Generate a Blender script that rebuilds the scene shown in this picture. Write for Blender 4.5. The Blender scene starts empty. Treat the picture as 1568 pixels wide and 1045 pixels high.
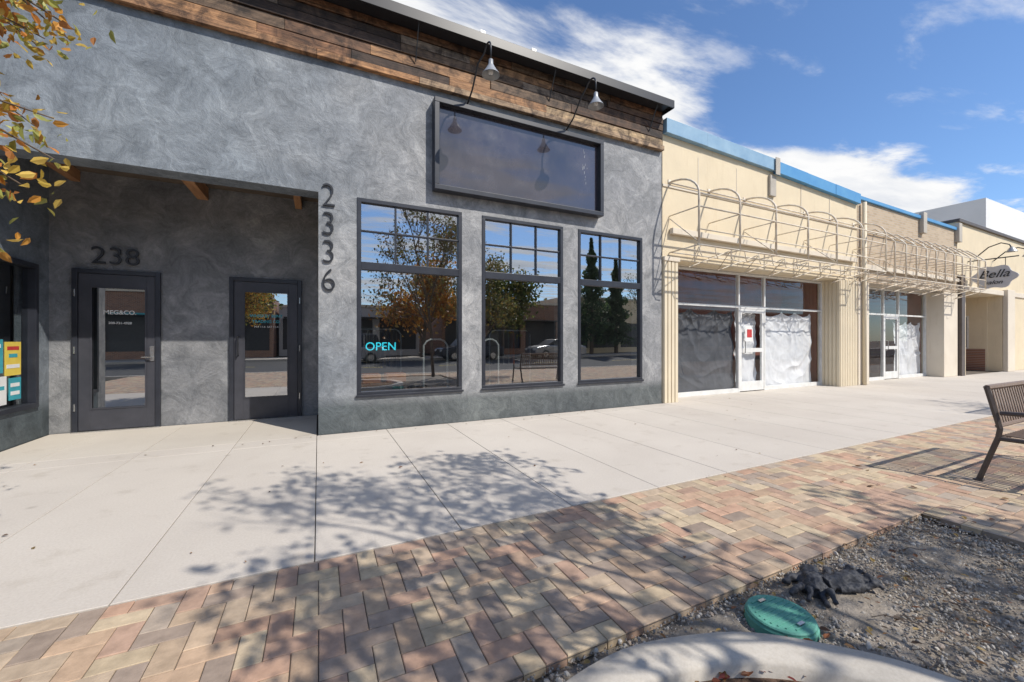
import bpy, math, random
import numpy as np
from mathutils import Vector, Matrix, Quaternion, noise as mn
random.seed(7); rng=np.random.default_rng(7)
S=bpy.context.scene
S.view_settings.view_transform='Standard'; S.view_settings.look='None'; S.view_settings.exposure=0
D=6.05
SUN=Vector((.526,-.85,1.045)).normalized()

# ---------------- materials ----------------
def newmat(name):
    m=bpy.data.materials.new(name); m.use_nodes=True
    nt=m.node_tree; b=nt.nodes['Principled BSDF']
    return m,nt,b
def N(nt,t,**kw):
    n=nt.nodes.new(t)
    for k,v in kw.items(): setattr(n,k,v)
    return n
def c4(c): return (c[0],c[1],c[2],1)
def noise_node(nt,vec,scale,detail=6,rough=.6,dist=0):
    n=N(nt,'ShaderNodeTexNoise'); n.inputs['Scale'].default_value=scale; n.inputs['Detail'].default_value=detail
    n.inputs['Roughness'].default_value=rough; n.inputs['Distortion'].default_value=dist
    nt.links.new(vec,n.inputs['Vector']); return n
def ramp(nt,fac,stops):
    r=N(nt,'ShaderNodeValToRGB'); e=r.color_ramp.elements
    e[0].position=stops[0][0]; e[0].color=c4(stops[0][1]); e[1].position=stops[-1][0]; e[1].color=c4(stops[-1][1])
    for p,c in stops[1:-1]:
        x=e.new(p); x.color=c4(c)
    nt.links.new(fac,r.inputs[0]); return r
def mixc(nt,fac,a,b,mode='MIX'):
    m=N(nt,'ShaderNodeMix',data_type='RGBA',blend_type=mode)
    for i,v in ((0,fac),(6,a),(7,b)):
        if hasattr(v,'links') or hasattr(v,'is_output'): nt.links.new(v,m.inputs[i])
        else: m.inputs[i].default_value=v if i==0 else c4(v)
    return m.outputs[2]
def bump(nt,b,h,strength,dist=.01):
    n=N(nt,'ShaderNodeBump'); n.inputs['Strength'].default_value=strength; n.inputs['Distance'].default_value=dist
    nt.links.new(h,n.inputs['Height']); nt.links.new(n.outputs[0],b.inputs['Normal']); return n
def pm(name,c1,c2=None,scale=4,rough=.7,bs=0,bscale=40,metal=0,attr=False,stretch=(1,1,1),bd=.01):
    m,nt,b=newmat(name); c2=c2 or tuple(x*.75 for x in c1)
    tc=N(nt,'ShaderNodeTexCoord'); mp=N(nt,'ShaderNodeMapping'); mp.inputs['Scale'].default_value=stretch
    nt.links.new(tc.outputs['Object'],mp.inputs[0])
    n=noise_node(nt,mp.outputs[0],scale)
    r=ramp(nt,n.outputs[0],[(.3,c2),(.7,c1)])
    out=r.outputs[0]
    if attr:
        a=N(nt,'ShaderNodeAttribute'); a.attribute_name='Col'
        out=mixc(nt,1.0,r.outputs[0],a.outputs['Color'],'MULTIPLY')
    nt.links.new(out,b.inputs['Base Color'])
    b.inputs['Roughness'].default_value=rough; b.inputs['Metallic'].default_value=metal
    if bs:
        n2=noise_node(nt,mp.outputs[0],bscale,4); bump(nt,b,n2.outputs[0],bs,bd)
    return m
def glass(name,refl=.3,tint=(.75,.8,.8),rough=0.0):
    m=bpy.data.materials.new(name); m.use_nodes=True; nt=m.node_tree; nt.nodes.clear()
    o=N(nt,'ShaderNodeOutputMaterial'); mx=N(nt,'ShaderNodeMixShader'); g=N(nt,'ShaderNodeBsdfGlossy'); t=N(nt,'ShaderNodeBsdfTransparent')
    g.inputs['Roughness'].default_value=rough; g.inputs['Color'].default_value=(.95,.97,1,1); t.inputs['Color'].default_value=c4(tint)
    f=N(nt,'ShaderNodeLayerWeight'); f.inputs['Blend'].default_value=.5
    p=N(nt,'ShaderNodeMath',operation='POWER'); p.inputs[1].default_value=4.0; nt.links.new(f.outputs['Facing'],p.inputs[0])
    a=N(nt,'ShaderNodeMath',operation='MULTIPLY_ADD',use_clamp=True); a.inputs[1].default_value=.9*(1-refl); a.inputs[2].default_value=refl
    tc=N(nt,'ShaderNodeTexCoord'); n=noise_node(nt,tc.outputs['Object'],.9,1); bp=N(nt,'ShaderNodeBump'); bp.inputs['Strength'].default_value=.05; bp.inputs['Distance'].default_value=.02
    nt.links.new(n.outputs[0],bp.inputs['Height']); nt.links.new(bp.outputs[0],g.inputs['Normal'])
    nt.links.new(p.outputs[0],a.inputs[0]); nt.links.new(a.outputs[0],mx.inputs[0]); nt.links.new(t.outputs[0],mx.inputs[1]); nt.links.new(g.outputs[0],mx.inputs[2]); nt.links.new(mx.outputs[0],o.inputs[0])
    return m
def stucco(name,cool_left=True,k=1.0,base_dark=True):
    m,nt,b=newmat(name); tc=N(nt,'ShaderNodeTexCoord'); P=tc.outputs['Object']
    sp=N(nt,'ShaderNodeSeparateXYZ'); nt.links.new(P,sp.inputs[0])
    big=noise_node(nt,P,.6,3,.55,.3)
    warp=noise_node(nt,P,1.9,3,.55)
    wv=N(nt,'ShaderNodeVectorMath',operation='MULTIPLY_ADD'); wv.inputs[1].default_value=(.45,.45,.45)
    nt.links.new(warp.outputs['Color'],wv.inputs[0]); nt.links.new(P,wv.inputs[2])
    med=noise_node(nt,wv.outputs[0],2.4,11,.74,1.0)
    vo=N(nt,'ShaderNodeTexVoronoi'); vo.inputs['Scale'].default_value=1.9; nt.links.new(wv.outputs[0],vo.inputs['Vector'])
    vr=N(nt,'ShaderNodeVectorRotate',rotation_type='Y_AXIS'); nt.links.new(P,vr.inputs['Vector'])
    sc=N(nt,'ShaderNodeSeparateColor'); nt.links.new(vo.outputs['Color'],sc.inputs[0])
    am=N(nt,'ShaderNodeMath',operation='MULTIPLY'); am.inputs[1].default_value=3.1; nt.links.new(sc.outputs[0],am.inputs[0]); nt.links.new(am.outputs[0],vr.inputs['Angle'])
    mp=N(nt,'ShaderNodeMapping'); mp.inputs['Scale'].default_value=(3.0,3.0,9.0); nt.links.new(vr.outputs[0],mp.inputs[0])
    tr=noise_node(nt,mp.outputs[0],1.0,7,.7,1.6)
    fine=noise_node(nt,P,30,8,.82)
    q=lambda c: tuple(x*k for x in c)
    a=ramp(nt,med.outputs[0],[(.30,q((.145,.15,.158))),(.44,q((.235,.24,.245))),(.55,q((.315,.317,.32))),(.70,q((.46,.46,.455)))])
    bb=ramp(nt,big.outputs[0],[(.3,(.72,.74,.78)),(.68,(1.12,1.11,1.10))])
    c=mixc(nt,1.0,a.outputs[0],bb.outputs[0],'MULTIPLY')
    v2=ramp(nt,tr.outputs[0],[(.33,(.68,.69,.71)),(.48,(1,1,1)),(.56,(1,1,1)),(.68,(1.32,1.31,1.29))])
    c=mixc(nt,.65,c,v2.outputs[0],'MULTIPLY')
    f2=ramp(nt,fine.outputs[0],[(.35,(.85,.85,.85)),(.65,(1.12,1.12,1.12))]); c=mixc(nt,.9,c,f2.outputs[0],'MULTIPLY')
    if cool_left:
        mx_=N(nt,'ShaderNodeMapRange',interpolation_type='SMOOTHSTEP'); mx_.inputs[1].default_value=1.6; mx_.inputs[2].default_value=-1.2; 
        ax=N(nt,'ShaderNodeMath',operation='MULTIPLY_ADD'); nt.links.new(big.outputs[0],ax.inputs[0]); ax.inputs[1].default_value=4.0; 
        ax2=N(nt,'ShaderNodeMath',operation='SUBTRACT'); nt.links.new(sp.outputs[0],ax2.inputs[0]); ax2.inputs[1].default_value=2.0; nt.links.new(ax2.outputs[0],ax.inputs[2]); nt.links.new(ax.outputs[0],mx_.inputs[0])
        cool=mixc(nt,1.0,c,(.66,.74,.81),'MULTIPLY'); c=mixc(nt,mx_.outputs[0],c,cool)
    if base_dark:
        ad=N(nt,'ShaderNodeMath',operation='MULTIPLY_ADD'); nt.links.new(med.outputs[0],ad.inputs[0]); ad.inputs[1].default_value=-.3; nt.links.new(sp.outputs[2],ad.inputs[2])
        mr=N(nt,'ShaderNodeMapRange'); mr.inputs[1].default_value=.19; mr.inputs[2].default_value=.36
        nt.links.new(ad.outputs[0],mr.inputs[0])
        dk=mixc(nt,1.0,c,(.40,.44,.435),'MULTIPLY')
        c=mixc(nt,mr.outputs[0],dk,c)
    nt.links.new(c,b.inputs['Base Color']); b.inputs['Roughness'].default_value=.6
    h=N(nt,'ShaderNodeMath',operation='MULTIPLY_ADD'); nt.links.new(fine.outputs[0],h.inputs[0]); h.inputs[1].default_value=.3; nt.links.new(med.outputs[0],h.inputs[2])
    h2=N(nt,'ShaderNodeMath',operation='MULTIPLY_ADD'); nt.links.new(tr.outputs[0],h2.inputs[0]); h2.inputs[1].default_value=.35; nt.links.new(h.outputs[0],h2.inputs[2])
    bump(nt,b,h2.outputs[0],.9,.02)
    return m
def concrete(name,c1,c2,attr=False):
    m,nt,b=newmat(name); tc=N(nt,'ShaderNodeTexCoord'); P=tc.outputs['Object']
    n1=noise_node(nt,P,.7,7,.6,.3); n2=noise_node(nt,P,70,4,.8); n3=noise_node(nt,P,3.2,5,.6)
    r=ramp(nt,n1.outputs[0],[(.3,c2),(.65,c1)]); c=r.outputs[0]
    sp=ramp(nt,n2.outputs[0],[(.3,(.88,.87,.85)),(.6,(1.03,1.03,1.03))]); c=mixc(nt,1.0,c,sp.outputs[0],'MULTIPLY')
    st=ramp(nt,n3.outputs[0],[(.28,(.80,.78,.75)),(.42,(1,1,1))]); c=mixc(nt,.6,c,st.outputs[0],'MULTIPLY')
    vo=N(nt,'ShaderNodeTexVoronoi'); vo.inputs['Scale'].default_value=1.7; vo.inputs['Randomness'].default_value=1; nt.links.new(P,vo.inputs['Vector'])
    sr=ramp(nt,vo.outputs['Distance'],[(.02,(.62,.6,.58)),(.075,(1,1,1))]); c=mixc(nt,.55,c,sr.outputs[0],'MULTIPLY')
    if attr:
        a=N(nt,'ShaderNodeAttribute'); a.attribute_name='Col'; c=mixc(nt,1.0,c,a.outputs['Color'],'MULTIPLY')
    nt.links.new(c,b.inputs['Base Color']); b.inputs['Roughness'].default_value=.85
    bump(nt,b,n2.outputs[0],.25,.004); return m
def brickmat(name,c1,c2,mortar,scale=1,plane='XZ'):
    m,nt,b=newmat(name); tc=N(nt,'ShaderNodeTexCoord'); sp=N(nt,'ShaderNodeSeparateXYZ'); cb=N(nt,'ShaderNodeCombineXYZ')
    nt.links.new(tc.outputs['Object'],sp.inputs[0]); nt.links.new(sp.outputs[0 if plane[0]=='X' else 1],cb.inputs[0]); nt.links.new(sp.outputs[2],cb.inputs[1])
    br=N(nt,'ShaderNodeTexBrick'); br.inputs['Scale'].default_value=scale; br.inputs['Brick Width'].default_value=.21; br.inputs['Row Height'].default_value=.072
    br.inputs['Mortar Size'].default_value=.008; br.inputs['Color1'].default_value=c4(c1); br.inputs['Color2'].default_value=c4(c2); br.inputs['Mortar'].default_value=c4(mortar)
    nt.links.new(cb.outputs[0],br.inputs['Vector']); nt.links.new(br.outputs['Color'],b.inputs['Base Color']); b.inputs['Roughness'].default_value=.85
    bump(nt,b,br.outputs['Fac'],-.4,.01); return m
def agedpanel(name,c1,c2):
    m,nt,b=newmat(name); tc=N(nt,'ShaderNodeTexCoord'); P=tc.outputs['Object']
    n1=noise_node(nt,P,1.3,6); r=ramp(nt,n1.outputs[0],[(.3,c2),(.7,c1)])
    mp=N(nt,'ShaderNodeMapping'); mp.inputs['Scale'].default_value=(4,4,.7); nt.links.new(P,mp.inputs[0]); n2=noise_node(nt,mp.outputs[0],1.5,6,.7)
    s=ramp(nt,n2.outputs[0],[(.28,(.8,.75,.68)),(.45,(1,1,1))]); c=mixc(nt,.45,r.outputs[0],s.outputs[0],'MULTIPLY')
    nt.links.new(c,b.inputs['Base Color']); b.inputs['Roughness'].default_value=.75; n3=noise_node(nt,P,30,4); bump(nt,b,n3.outputs[0],.2,.01); return m

M={}
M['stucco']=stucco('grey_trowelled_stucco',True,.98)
M['stucco_in']=stucco('grey_stucco_recess_shaded',False,.84,False)  # recess copy of the stucco, darkened in colour to deepen the shade there
M['conc']=concrete('sidewalk_concrete',(.56,.515,.46),(.50,.455,.405),True)
M['kerb']=concrete('curb_concrete',(.52,.48,.42),(.38,.35,.31))
M['asph']=pm('asphalt',(.065,.065,.068),(.045,.045,.047),3,.9,.3,80)
M['paver']=pm('paver',(1.10,1.08,1.05),(.74,.72,.7),14,.85,.5,90,attr=True,bd=.004)
M['sand']=pm('joint_sand',(.17,.14,.11),(.09,.075,.06),12,.95)
M['dirt']=pm('dirt',(.33,.285,.235),(.17,.145,.115),9,.95,1,30,bd=.02)
M['mulch']=pm('mulch',(.12,.07,.045),(.05,.03,.02),18,.95,1,30,bd=.02)
M['stone']=pm('gravel_stone',(1,1,1),(.75,.75,.75),30,.85,attr=True)
M['black']=pm('black_metal',(.022,.023,.027),(.015,.016,.02),5,.4)
M['frame']=pm('window_frame_dark',(.03,.034,.045),(.018,.02,.028),5,.38)
M['door']=pm('door_paint',(.055,.056,.068),(.038,.04,.05),5,.42)
M['glass']=glass('window_glass',.46)
M['glass2']=glass('storefront_glass',.05,(.95,.96,.96))
M['doorglass']=glass('door_glass',.5)
M['sideglass']=glass('side_window_glass',.15)
m,nt,b=newmat('sign_panel_gloss'); tc=N(nt,'ShaderNodeTexCoord'); n=noise_node(nt,tc.outputs['Object'],1.1,6); r=ramp(nt,n.outputs[0],[(.35,(.022,.02,.03)),(.7,(.055,.045,.055))])
nt.links.new(r.outputs[0],b.inputs['Base Color']); n2=noise_node(nt,tc.outputs['Object'],3,6); r2=ramp(nt,n2.outputs[0],[(.35,(.12,.12,.12)),(.7,(.3,.3,.3))]); nt.links.new(r2.outputs[0],b.inputs['Roughness'])
b.inputs['Coat Weight'].default_value=1.0; b.inputs['Coat IOR'].default_value=1.7; b.inputs['Coat Roughness'].default_value=.02; M['signpanel']=m
m,nt,b=newmat('reclaimed_wood'); tc=N(nt,'ShaderNodeTexCoord'); mp=N(nt,'ShaderNodeMapping'); mp.inputs['Scale'].default_value=(.5,5,11); nt.links.new(tc.outputs['Object'],mp.inputs[0])
n1=noise_node(nt,mp.outputs[0],4,8,.7,.8); r=ramp(nt,n1.outputs[0],[(.3,(.28,.25,.23)),(.5,(.85,.82,.8)),(.7,(1.35,1.3,1.2))])
n2=noise_node(nt,tc.outputs['Object'],3.6,7,.7,1.0); r2=ramp(nt,n2.outputs[0],[(.40,(.22,.20,.20)),(.60,(1.12,1.10,1.07))])
a=N(nt,'ShaderNodeAttribute'); a.attribute_name='Col'; c=mixc(nt,1.0,r.outputs[0],a.outputs['Color'],'MULTIPLY'); c=mixc(nt,.95,c,r2.outputs[0],'MULTIPLY')
nt.links.new(c,b.inputs['Base Color']); b.inputs['Roughness'].default_value=.75; bump(nt,b,n1.outputs[0],.7,.012); M['wood']=m
M['beam']=pm('timber_beam',(.5,.26,.12),(.28,.13,.06),5,.7,.3,20,stretch=(3,.4,3))
M['galv']=pm('galvanized_shade',(.42,.43,.44),(.3,.31,.32),8,.4,metal=.4)
M['beige']=agedpanel('beige_painted_panel',(.72,.61,.43),(.64,.54,.38))
M['cream']=pm('cream_corrugated',(.71,.62,.46),(.63,.55,.41),1.5,.6)
M['cream2']=agedpanel('cream_render',(.70,.63,.52),(.62,.55,.45))
M['awn']=pm('awning_frame_paint',(.76,.71,.60),(.50,.40,.30),6,.55)
M['blue']=pm('faded_blue_fascia',(.27,.42,.55),(.17,.31,.46),2.5,.5)
M['blue2']=pm('bright_blue_fascia',(.06,.25,.52),(.1,.31,.55),2.5,.5)
M['tanbrick']=brickmat('tan_brick',(.50,.39,.27),(.40,.30,.2),(.45,.4,.33))
M['redbrick']=brickmat('red_brown_brick',(.32,.15,.09),(.2,.1,.07),(.35,.3,.26))
M['white']=pm('white_frame',(.75,.75,.73),(.6,.6,.58),5,.45)
M['redwall']=pm('interior_red_brown',(.34,.11,.075),(.2,.065,.045),2,.8)
M['cloth_dk']=pm('dark_sheet',(.085,.09,.105),(.055,.06,.072),3,.8)
M['cloth_bk']=pm('black_glove_fabric',(.05,.052,.06),(.028,.03,.038),14,.65,.5,160,bd=.003)
M['cloth_wh']=pm('white_sheet',(.74,.745,.76),(.62,.63,.66),3,.85)
M['int']=pm('interior_wall',(.22,.21,.2),(.15,.145,.14),2,.9)
M['floor']=pm('interior_floor',(.14,.10,.07),(.08,.055,.04),3,.6)
M['ceil']=pm('recess_ceiling',(.16,.12,.09),(.09,.07,.05),3,.9)
M['steel']=pm('steel',(.6,.6,.6),(.5,.5,.5),5,.25,metal=.9)
M['bark']=pm('bark',(.16,.12,.09),(.07,.055,.045),14,.9,.8,30,stretch=(1,1,.3))
M['carpaint']=pm('car_paint_silver',(.35,.36,.38),(.32,.33,.35),2,.25,metal=.5)
M['cardark']=pm('car_paint_dark',(.04,.045,.06),(.03,.035,.05),2,.25,metal=.3)
m=bpy.data.materials.new('autumn_leaf'); m.use_nodes=True; nt=m.node_tree; b=nt.nodes['Principled BSDF']; a=N(nt,'ShaderNodeAttribute'); a.attribute_name='Col'
nt.links.new(a.outputs['Color'],b.inputs['Base Color']); b.inputs['Roughness'].default_value=.5; tl=N(nt,'ShaderNodeBsdfTranslucent'); nt.links.new(a.outputs['Color'],tl.inputs[0]); ms=N(nt,'ShaderNodeMixShader'); ms.inputs[0].default_value=.45
nt.links.new(b.outputs[0],ms.inputs[1]); nt.links.new(tl.outputs[0],ms.inputs[2]); nt.links.new(ms.outputs[0],nt.nodes['Material Output'].inputs[0]); M['leafO']=m
M['green']=pm('green_plastic_lid',(.12,.36,.28),(.08,.27,.21),12,.7,.3,60)
M['greys']=pm('pale_wall',(.5,.5,.52),(.44,.44,.46),.6,.8)
M['whitewall']=pm('white_painted_wall',(.76,.76,.76),(.70,.70,.70),.6,.8)
M['orange']=pm('orange_fabric',(.5,.16,.03),(.35,.1,.02),9,.8)
M['teal']=pm('teal_print',(.05,.38,.45),(.04,.28,.35),9,.6)
M['yellow']=pm('yellow_print',(.75,.6,.1),(.7,.5,.07),9,.6)
M['paper']=pm('paper_white',(.78,.78,.77),(.7,.7,.68),9,.7)
M['red']=pm('red_print',(.55,.04,.04),(.4,.03,.03),9,.6)
M['bronze']=pm('bench_bronze_metal',(.10,.08,.07),(.07,.055,.05),9,.5)
M['slat']=pm('bench_slat_brown',(.24,.175,.135),(.16,.115,.09),9,.6,.2,40,stretch=(4,1,1))
m,nt,b=newmat('neon_open_letters'); b.inputs['Base Color'].default_value=(.02,.4,.5,1); b.inputs['Emission Color'].default_value=(.05,.8,1,1); b.inputs['Emission Strength'].default_value=1.6; M['neon']=m

# ---------------- mesh builder ----------------
def empty(name,loc=(0,0,0)):
    e=bpy.data.objects.new(name,None); e.location=loc; e.empty_display_size=.3; S.collection.objects.link(e); return e
def attach(o,parent):
    if parent is not None:
        o.parent=parent; o.matrix_parent_inverse=Matrix.Translation(parent.location).inverted()
class MB:
    def __init__(s): s.v=[]; s.f=[]; s.c=[]; s.col=(1,1,1)
    def addv(s,vs):
        k=len(s.v); s.v+= [tuple(p) for p in vs]; s.c+=[s.col]*len(vs); return k
    def box(s,x0,x1,y0,y1,z0,z1):
        k=s.addv([(x0,y0,z0),(x1,y0,z0),(x1,y1,z0),(x0,y1,z0),(x0,y0,z1),(x1,y0,z1),(x1,y1,z1),(x0,y1,z1)])
        s.f+=[tuple(k+i for i in q) for q in ((0,3,2,1),(4,5,6,7),(0,1,5,4),(1,2,6,5),(2,3,7,6),(3,0,4,7))]; return s
    def pane(s,x0,x1,y,z0,z1): return s.quad((x0,y,z0),(x1,y,z0),(x1,y,z1),(x0,y,z1))
    def prism(s,pts,y0,y1):
        n=len(pts); k=s.addv([(x,y0,z) for x,z in pts]+[(x,y1,z) for x,z in pts])
        s.f.append(tuple(k+i for i in range(n))); s.f.append(tuple(k+n+i for i in reversed(range(n))))
        for i in range(n):
            j=(i+1)%n; s.f.append((k+i,k+n+i,k+n+j,k+j))
        return s
    def quad(s,a,b,c,d):
        k=s.addv([a,b,c,d]); s.f.append((k,k+1,k+2,k+3)); return s
    def tube(s,pts,r,n=8,caps=True):
        pts=[Vector(p) for p in pts]; rs=r if isinstance(r,(list,tuple)) else [r]*len(pts)
        rings=[]; up=None
        for i,p in enumerate(pts):
            t=(pts[min(i+1,len(pts)-1)]-pts[max(i-1,0)]).normalized()
            if up is None:
                up=t.orthogonal().normalized()
            else:
                up=(up-t*up.dot(t)); up=up.normalized() if up.length>1e-6 else t.orthogonal().normalized()
            w=t.cross(up)
            rings.append(s.addv([p+(up*math.cos(a)+w*math.sin(a))*rs[i] for a in [2*math.pi*q/n+math.pi/n for q in range(n)]]))
        for a,b in zip(rings[:-1],rings[1:]):
            for q in range(n): s.f.append((a+q,a+(q+1)%n,b+(q+1)%n,b+q))
        if caps:
            s.f.append(tuple(rings[0]+q for q in reversed(range(n)))); s.f.append(tuple(rings[-1]+q for q in range(n)))
        return s
    def lathe(s,prof,cx,cy,n=24,cap=True):
        rr=[s.addv([(cx+r*math.cos(2*math.pi*q/n),cy+r*math.sin(2*math.pi*q/n),z) for q in range(n)]) for r,z in prof]
        for a,b in zip(rr[:-1],rr[1:]):
            for q in range(n): s.f.append((a+q,a+(q+1)%n,b+(q+1)%n,b+q))
        if cap: s.f.append(tuple(rr[-1]+q for q in range(n)))
        return s
    def build(s,name,mat,parent=None,bevel=0,smooth=False,loc=None):
        me=bpy.data.meshes.new(name); me.from_pydata(s.v,[],s.f); me.update()
        ca=me.color_attributes.new('Col','FLOAT_COLOR','POINT')
        a=np.ones((len(s.v),4),dtype=np.float32); a[:,:3]=np.array(s.c,dtype=np.float32); ca.data.foreach_set('color',a.ravel())
        me.materials.append(M[mat] if isinstance(mat,str) else mat)
        o=bpy.data.objects.new(name,me); S.collection.objects.link(o)
        if smooth: me.polygons.foreach_set('use_smooth',[True]*len(me.polygons))
        if bevel:
            md=o.modifiers.new('bevel','BEVEL'); md.width=bevel; md.segments=2; md.limit_method='ANGLE'
        attach(o,parent); return o
def box(name,x0,x1,y0,y1,z0,z1,mat,parent=None,bevel=0): return MB().box(x0,x1,y0,y1,z0,z1).build(name,mat,parent,bevel)
def npmesh(name,V,F,C,mat,parent=None,smooth=False):
    me=bpy.data.meshes.new(name); me.vertices.add(len(V)); me.vertices.foreach_set('co',V.astype(np.float32).ravel())
    nf,k=F.shape; me.loops.add(nf*k); me.loops.foreach_set('vertex_index',F.astype(np.int32).ravel())
    me.polygons.add(nf); me.polygons.foreach_set('loop_start',np.arange(0,nf*k,k,dtype=np.int32)); me.polygons.foreach_set('loop_total',np.full(nf,k,dtype=np.int32))
    me.update(calc_edges=True); me.validate()
    ca=me.color_attributes.new('Col','FLOAT_COLOR','POINT'); a=np.ones((len(V),4),dtype=np.float32); a[:,:3]=C; ca.data.foreach_set('color',a.ravel())
    me.materials.append(M[mat]); o=bpy.data.objects.new(name,me); S.collection.objects.link(o)
    me.polygons.foreach_set('use_smooth',[bool(smooth)]*nf)
    attach(o,parent); return o
def text(name,body,loc,size,ext,mat,parent,rotz=0,sx=1,align='CENTER',off=0,shear=0):
    cu=bpy.data.curves.new(name,'FONT'); cu.body=body; cu.size=size; cu.extrude=ext; cu.align_x=align; cu.offset=off; cu.shear=shear
    o=bpy.data.objects.new(name,cu); S.collection.objects.link(o)
    o.rotation_euler=(math.radians(90),0,rotz); o.location=loc; o.scale=(sx,1,1)
    cu.materials.append(M[mat]); attach(o,parent); return o

# ---------------- ground ----------------
MB().quad((-400,-400,-.17),(400,-400,-.17),(400,400,-.17),(-400,400,-.17)).build('ground','dirt')
MB().quad((-200,-15.5,-.14),(200,-15.5,-.14),(200,-3.6,-.14),(-200,-3.6,-.14)).build('street','asph')
mk=MB()
for i in range(-20,30): mk.quad((i*6,-9.6,-.135),(i*6+3,-9.6,-.135),(i*6+3,-9.48,-.135),(i*6,-9.48,-.135))
mk.build('lane_markings','yellow')
box('street_kerb',-60,90,-3.6,-3.42,-.16,0.0,'kerb',None,.015)
box('far_sidewalk',-60,90,-19,-15.5,-.16,0.0,'kerb',None,.01)

def tiles(name,rects,cols,mat,gap,z0,z1,bev,jit):
    n=len(rects); R=np.array(rects)
    x0,x1,y0,y1=(R[:,0]+gap,R[:,1]-gap,R[:,2]+gap,R[:,3]-gap)
    V=np.zeros((n,12,3))
    dz=rng.uniform(-jit,jit,(n,4))
    for k,(xx,yy) in enumerate(((x0,y0),(x1,y0),(x1,y1),(x0,y1))):
        sx=1 if k in(0,3) else -1; sy=1 if k in(0,1) else -1
        V[:,k,0]=xx; V[:,k,1]=yy; V[:,k,2]=z0
        V[:,4+k,0]=xx; V[:,4+k,1]=yy; V[:,4+k,2]=z1-bev+dz[:,0]*.5
        V[:,8+k,0]=xx+sx*bev; V[:,8+k,1]=yy+sy*bev; V[:,8+k,2]=z1+dz[:,0]*.5+dz[:,k]*.5
    f=[]
    for a in (0,4):
        for k in range(4): f.append((a+k,a+(k+1)%4,a+4+(k+1)%4,a+4+k))
    f.append((8,9,10,11)); f=np.array(f)
    F=(np.arange(n)*12)[:,None,None]+f[None]
    C=np.repeat(np.array(cols),12,axis=0)
    return npmesh(name,V.reshape(-1,3),F.reshape(-1,4),C,mat)
YB=2.63
rects=[];cols=[]
for i in range(-9,40):
    x0=i*.905-.02
    g=random.uniform(.965,1.01)
    for (a,b) in ((YB,5.7),(5.7,6.04)):
        rects.append((x0,x0+.905,a,b)); cols.append((g,g,g))
for i in range(-4,0):
    x0=i*.905-.02
    if x0>-3.7: 
        rects.append((max(x0,-3.31),min(x0+.905,-.005),6.04,7.69)); g=random.uniform(.96,.99); cols.append((g,g,g*.98))
for (a,b) in ((6.7,9.9),(9.9,12.9),(14.4,17),(17,19.4)): rects.append((a,b,6.04,6.5)); cols.append((.97,.97,.96))
tiles('concrete_sidewalk',rects,cols,'conc',.0028,-.03,0,.003,.0004)
MB().quad((-9,YB-.02,-.022),(36,YB-.02,-.022),(36,9,-.022),(-9,9,-.022)).build('sidewalk_bedding','sand')
# herringbone pavers
pal=[(.52,.42,.29),(.54,.44,.31),(.50,.36,.25),(.49,.32,.23),(.50,.38,.27),(.34,.27,.22),(.39,.325,.265),(.48,.38,.28),(.50,.35,.25),(.44,.30,.225)]
u=.1025; rects=[];cols=[]
BX0,BX1,BY1,BY0=-.7,4.07,1.385,-2.4
nx0,nx1=int(-6/u),int(26/u); ny0,ny1=int(-3.42/u)+1,int(YB/u)
yoff=YB-.012-ny1*u
for i in range(nx0,nx1):
    for j in range(ny0,ny1):
        d=(i-j)%4
        if d==0: r=[i*u,(i+2)*u,j*u+yoff,(j+1)*u+yoff]
        elif d==3: r=[i*u,(i+1)*u,j*u+yoff,min((j+2),ny1)*u+yoff]
        else: continue
        if r[0]<BX1 and r[1]>BX0 and r[2]<BY1 and r[3]>BY0:   # cut bricks at the bed edge
            if r[3]>BY1: r[2]=BY1
            elif r[1]>BX1: r[0]=BX1
            elif r[0]<BX0: r[1]=BX0
            elif r[2]<BY0: r[3]=BY0
            else: continue
            if r[1]-r[0]<.02 or r[3]-r[2]<.02: continue
        rects.append(tuple(r)); c=random.choice(pal); g=random.uniform(.88,1.08); cols.append((c[0]*g,c[1]*g,c[2]*g))
tiles('brick_paver_plaza',rects,cols,'paver',.0018,-.04,0,.003,.0022)
sd=MB()
for (a,b,c,d_) in ((-6,26,BY1,YB-.02),(-6,BX0,-3.42,BY1),(BX1,26,-3.42,BY1),(BX0,BX1,-3.42,BY0)): sd.quad((a,c,-.007),(b,c,-.007),(b,d_,-.007),(a,d_,-.007))
sd.build('paver_joint_sand','sand')

# gravel bed
nx,ny=150,90; X=np.linspace(BX0-.05,BX1+.05,nx); Y=np.linspace(BY0-.05,BY1+.05,ny)
V=[];
for y in Y:
    for x in X:
        e=min(x-BX0,BX1-x,BY1-y,y-BY0)
        V.append((x,y,-.028+.022*mn.noise(Vector((x*2,y*2,0)))+.012*mn.noise(Vector((x*9,y*9,3)))-(.02 if e<.05 else 0)))
V=np.array(V); I=np.arange(nx*ny).reshape(ny,nx)
F=np.stack([I[:-1,:-1],I[:-1,1:],I[1:,1:],I[1:,:-1]],-1).reshape(-1,4)
npmesh('gravel_bed',V,F,np.ones((len(V),3)),'dirt',smooth=True)
import bmesh
def ico():
    bm=bmesh.new(); bmesh.ops.create_icosphere(bm,subdivisions=1,radius=1); v=np.array([x.co[:] for x in bm.verts]); f=np.array([[q.index for q in p.verts] for p in bm.faces]); bm.free(); return v,f
iv,if_=ico()
CC=(1.05,.08); RO=1.19; RI=1.02
n=26000; P=np.zeros((n,3)); P[:,0]=rng.uniform(.6,BX1-.01,n); P[:,1]=rng.uniform(-.6,BY1+.01,n)
keep=np.hypot(P[:,0]-CC[0],P[:,1]-CC[1])>RO; P=P[keep]; n=len(P)
sc=rng.gamma(2.2,.0019,n)+.002; sc=np.minimum(sc,.02)
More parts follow.
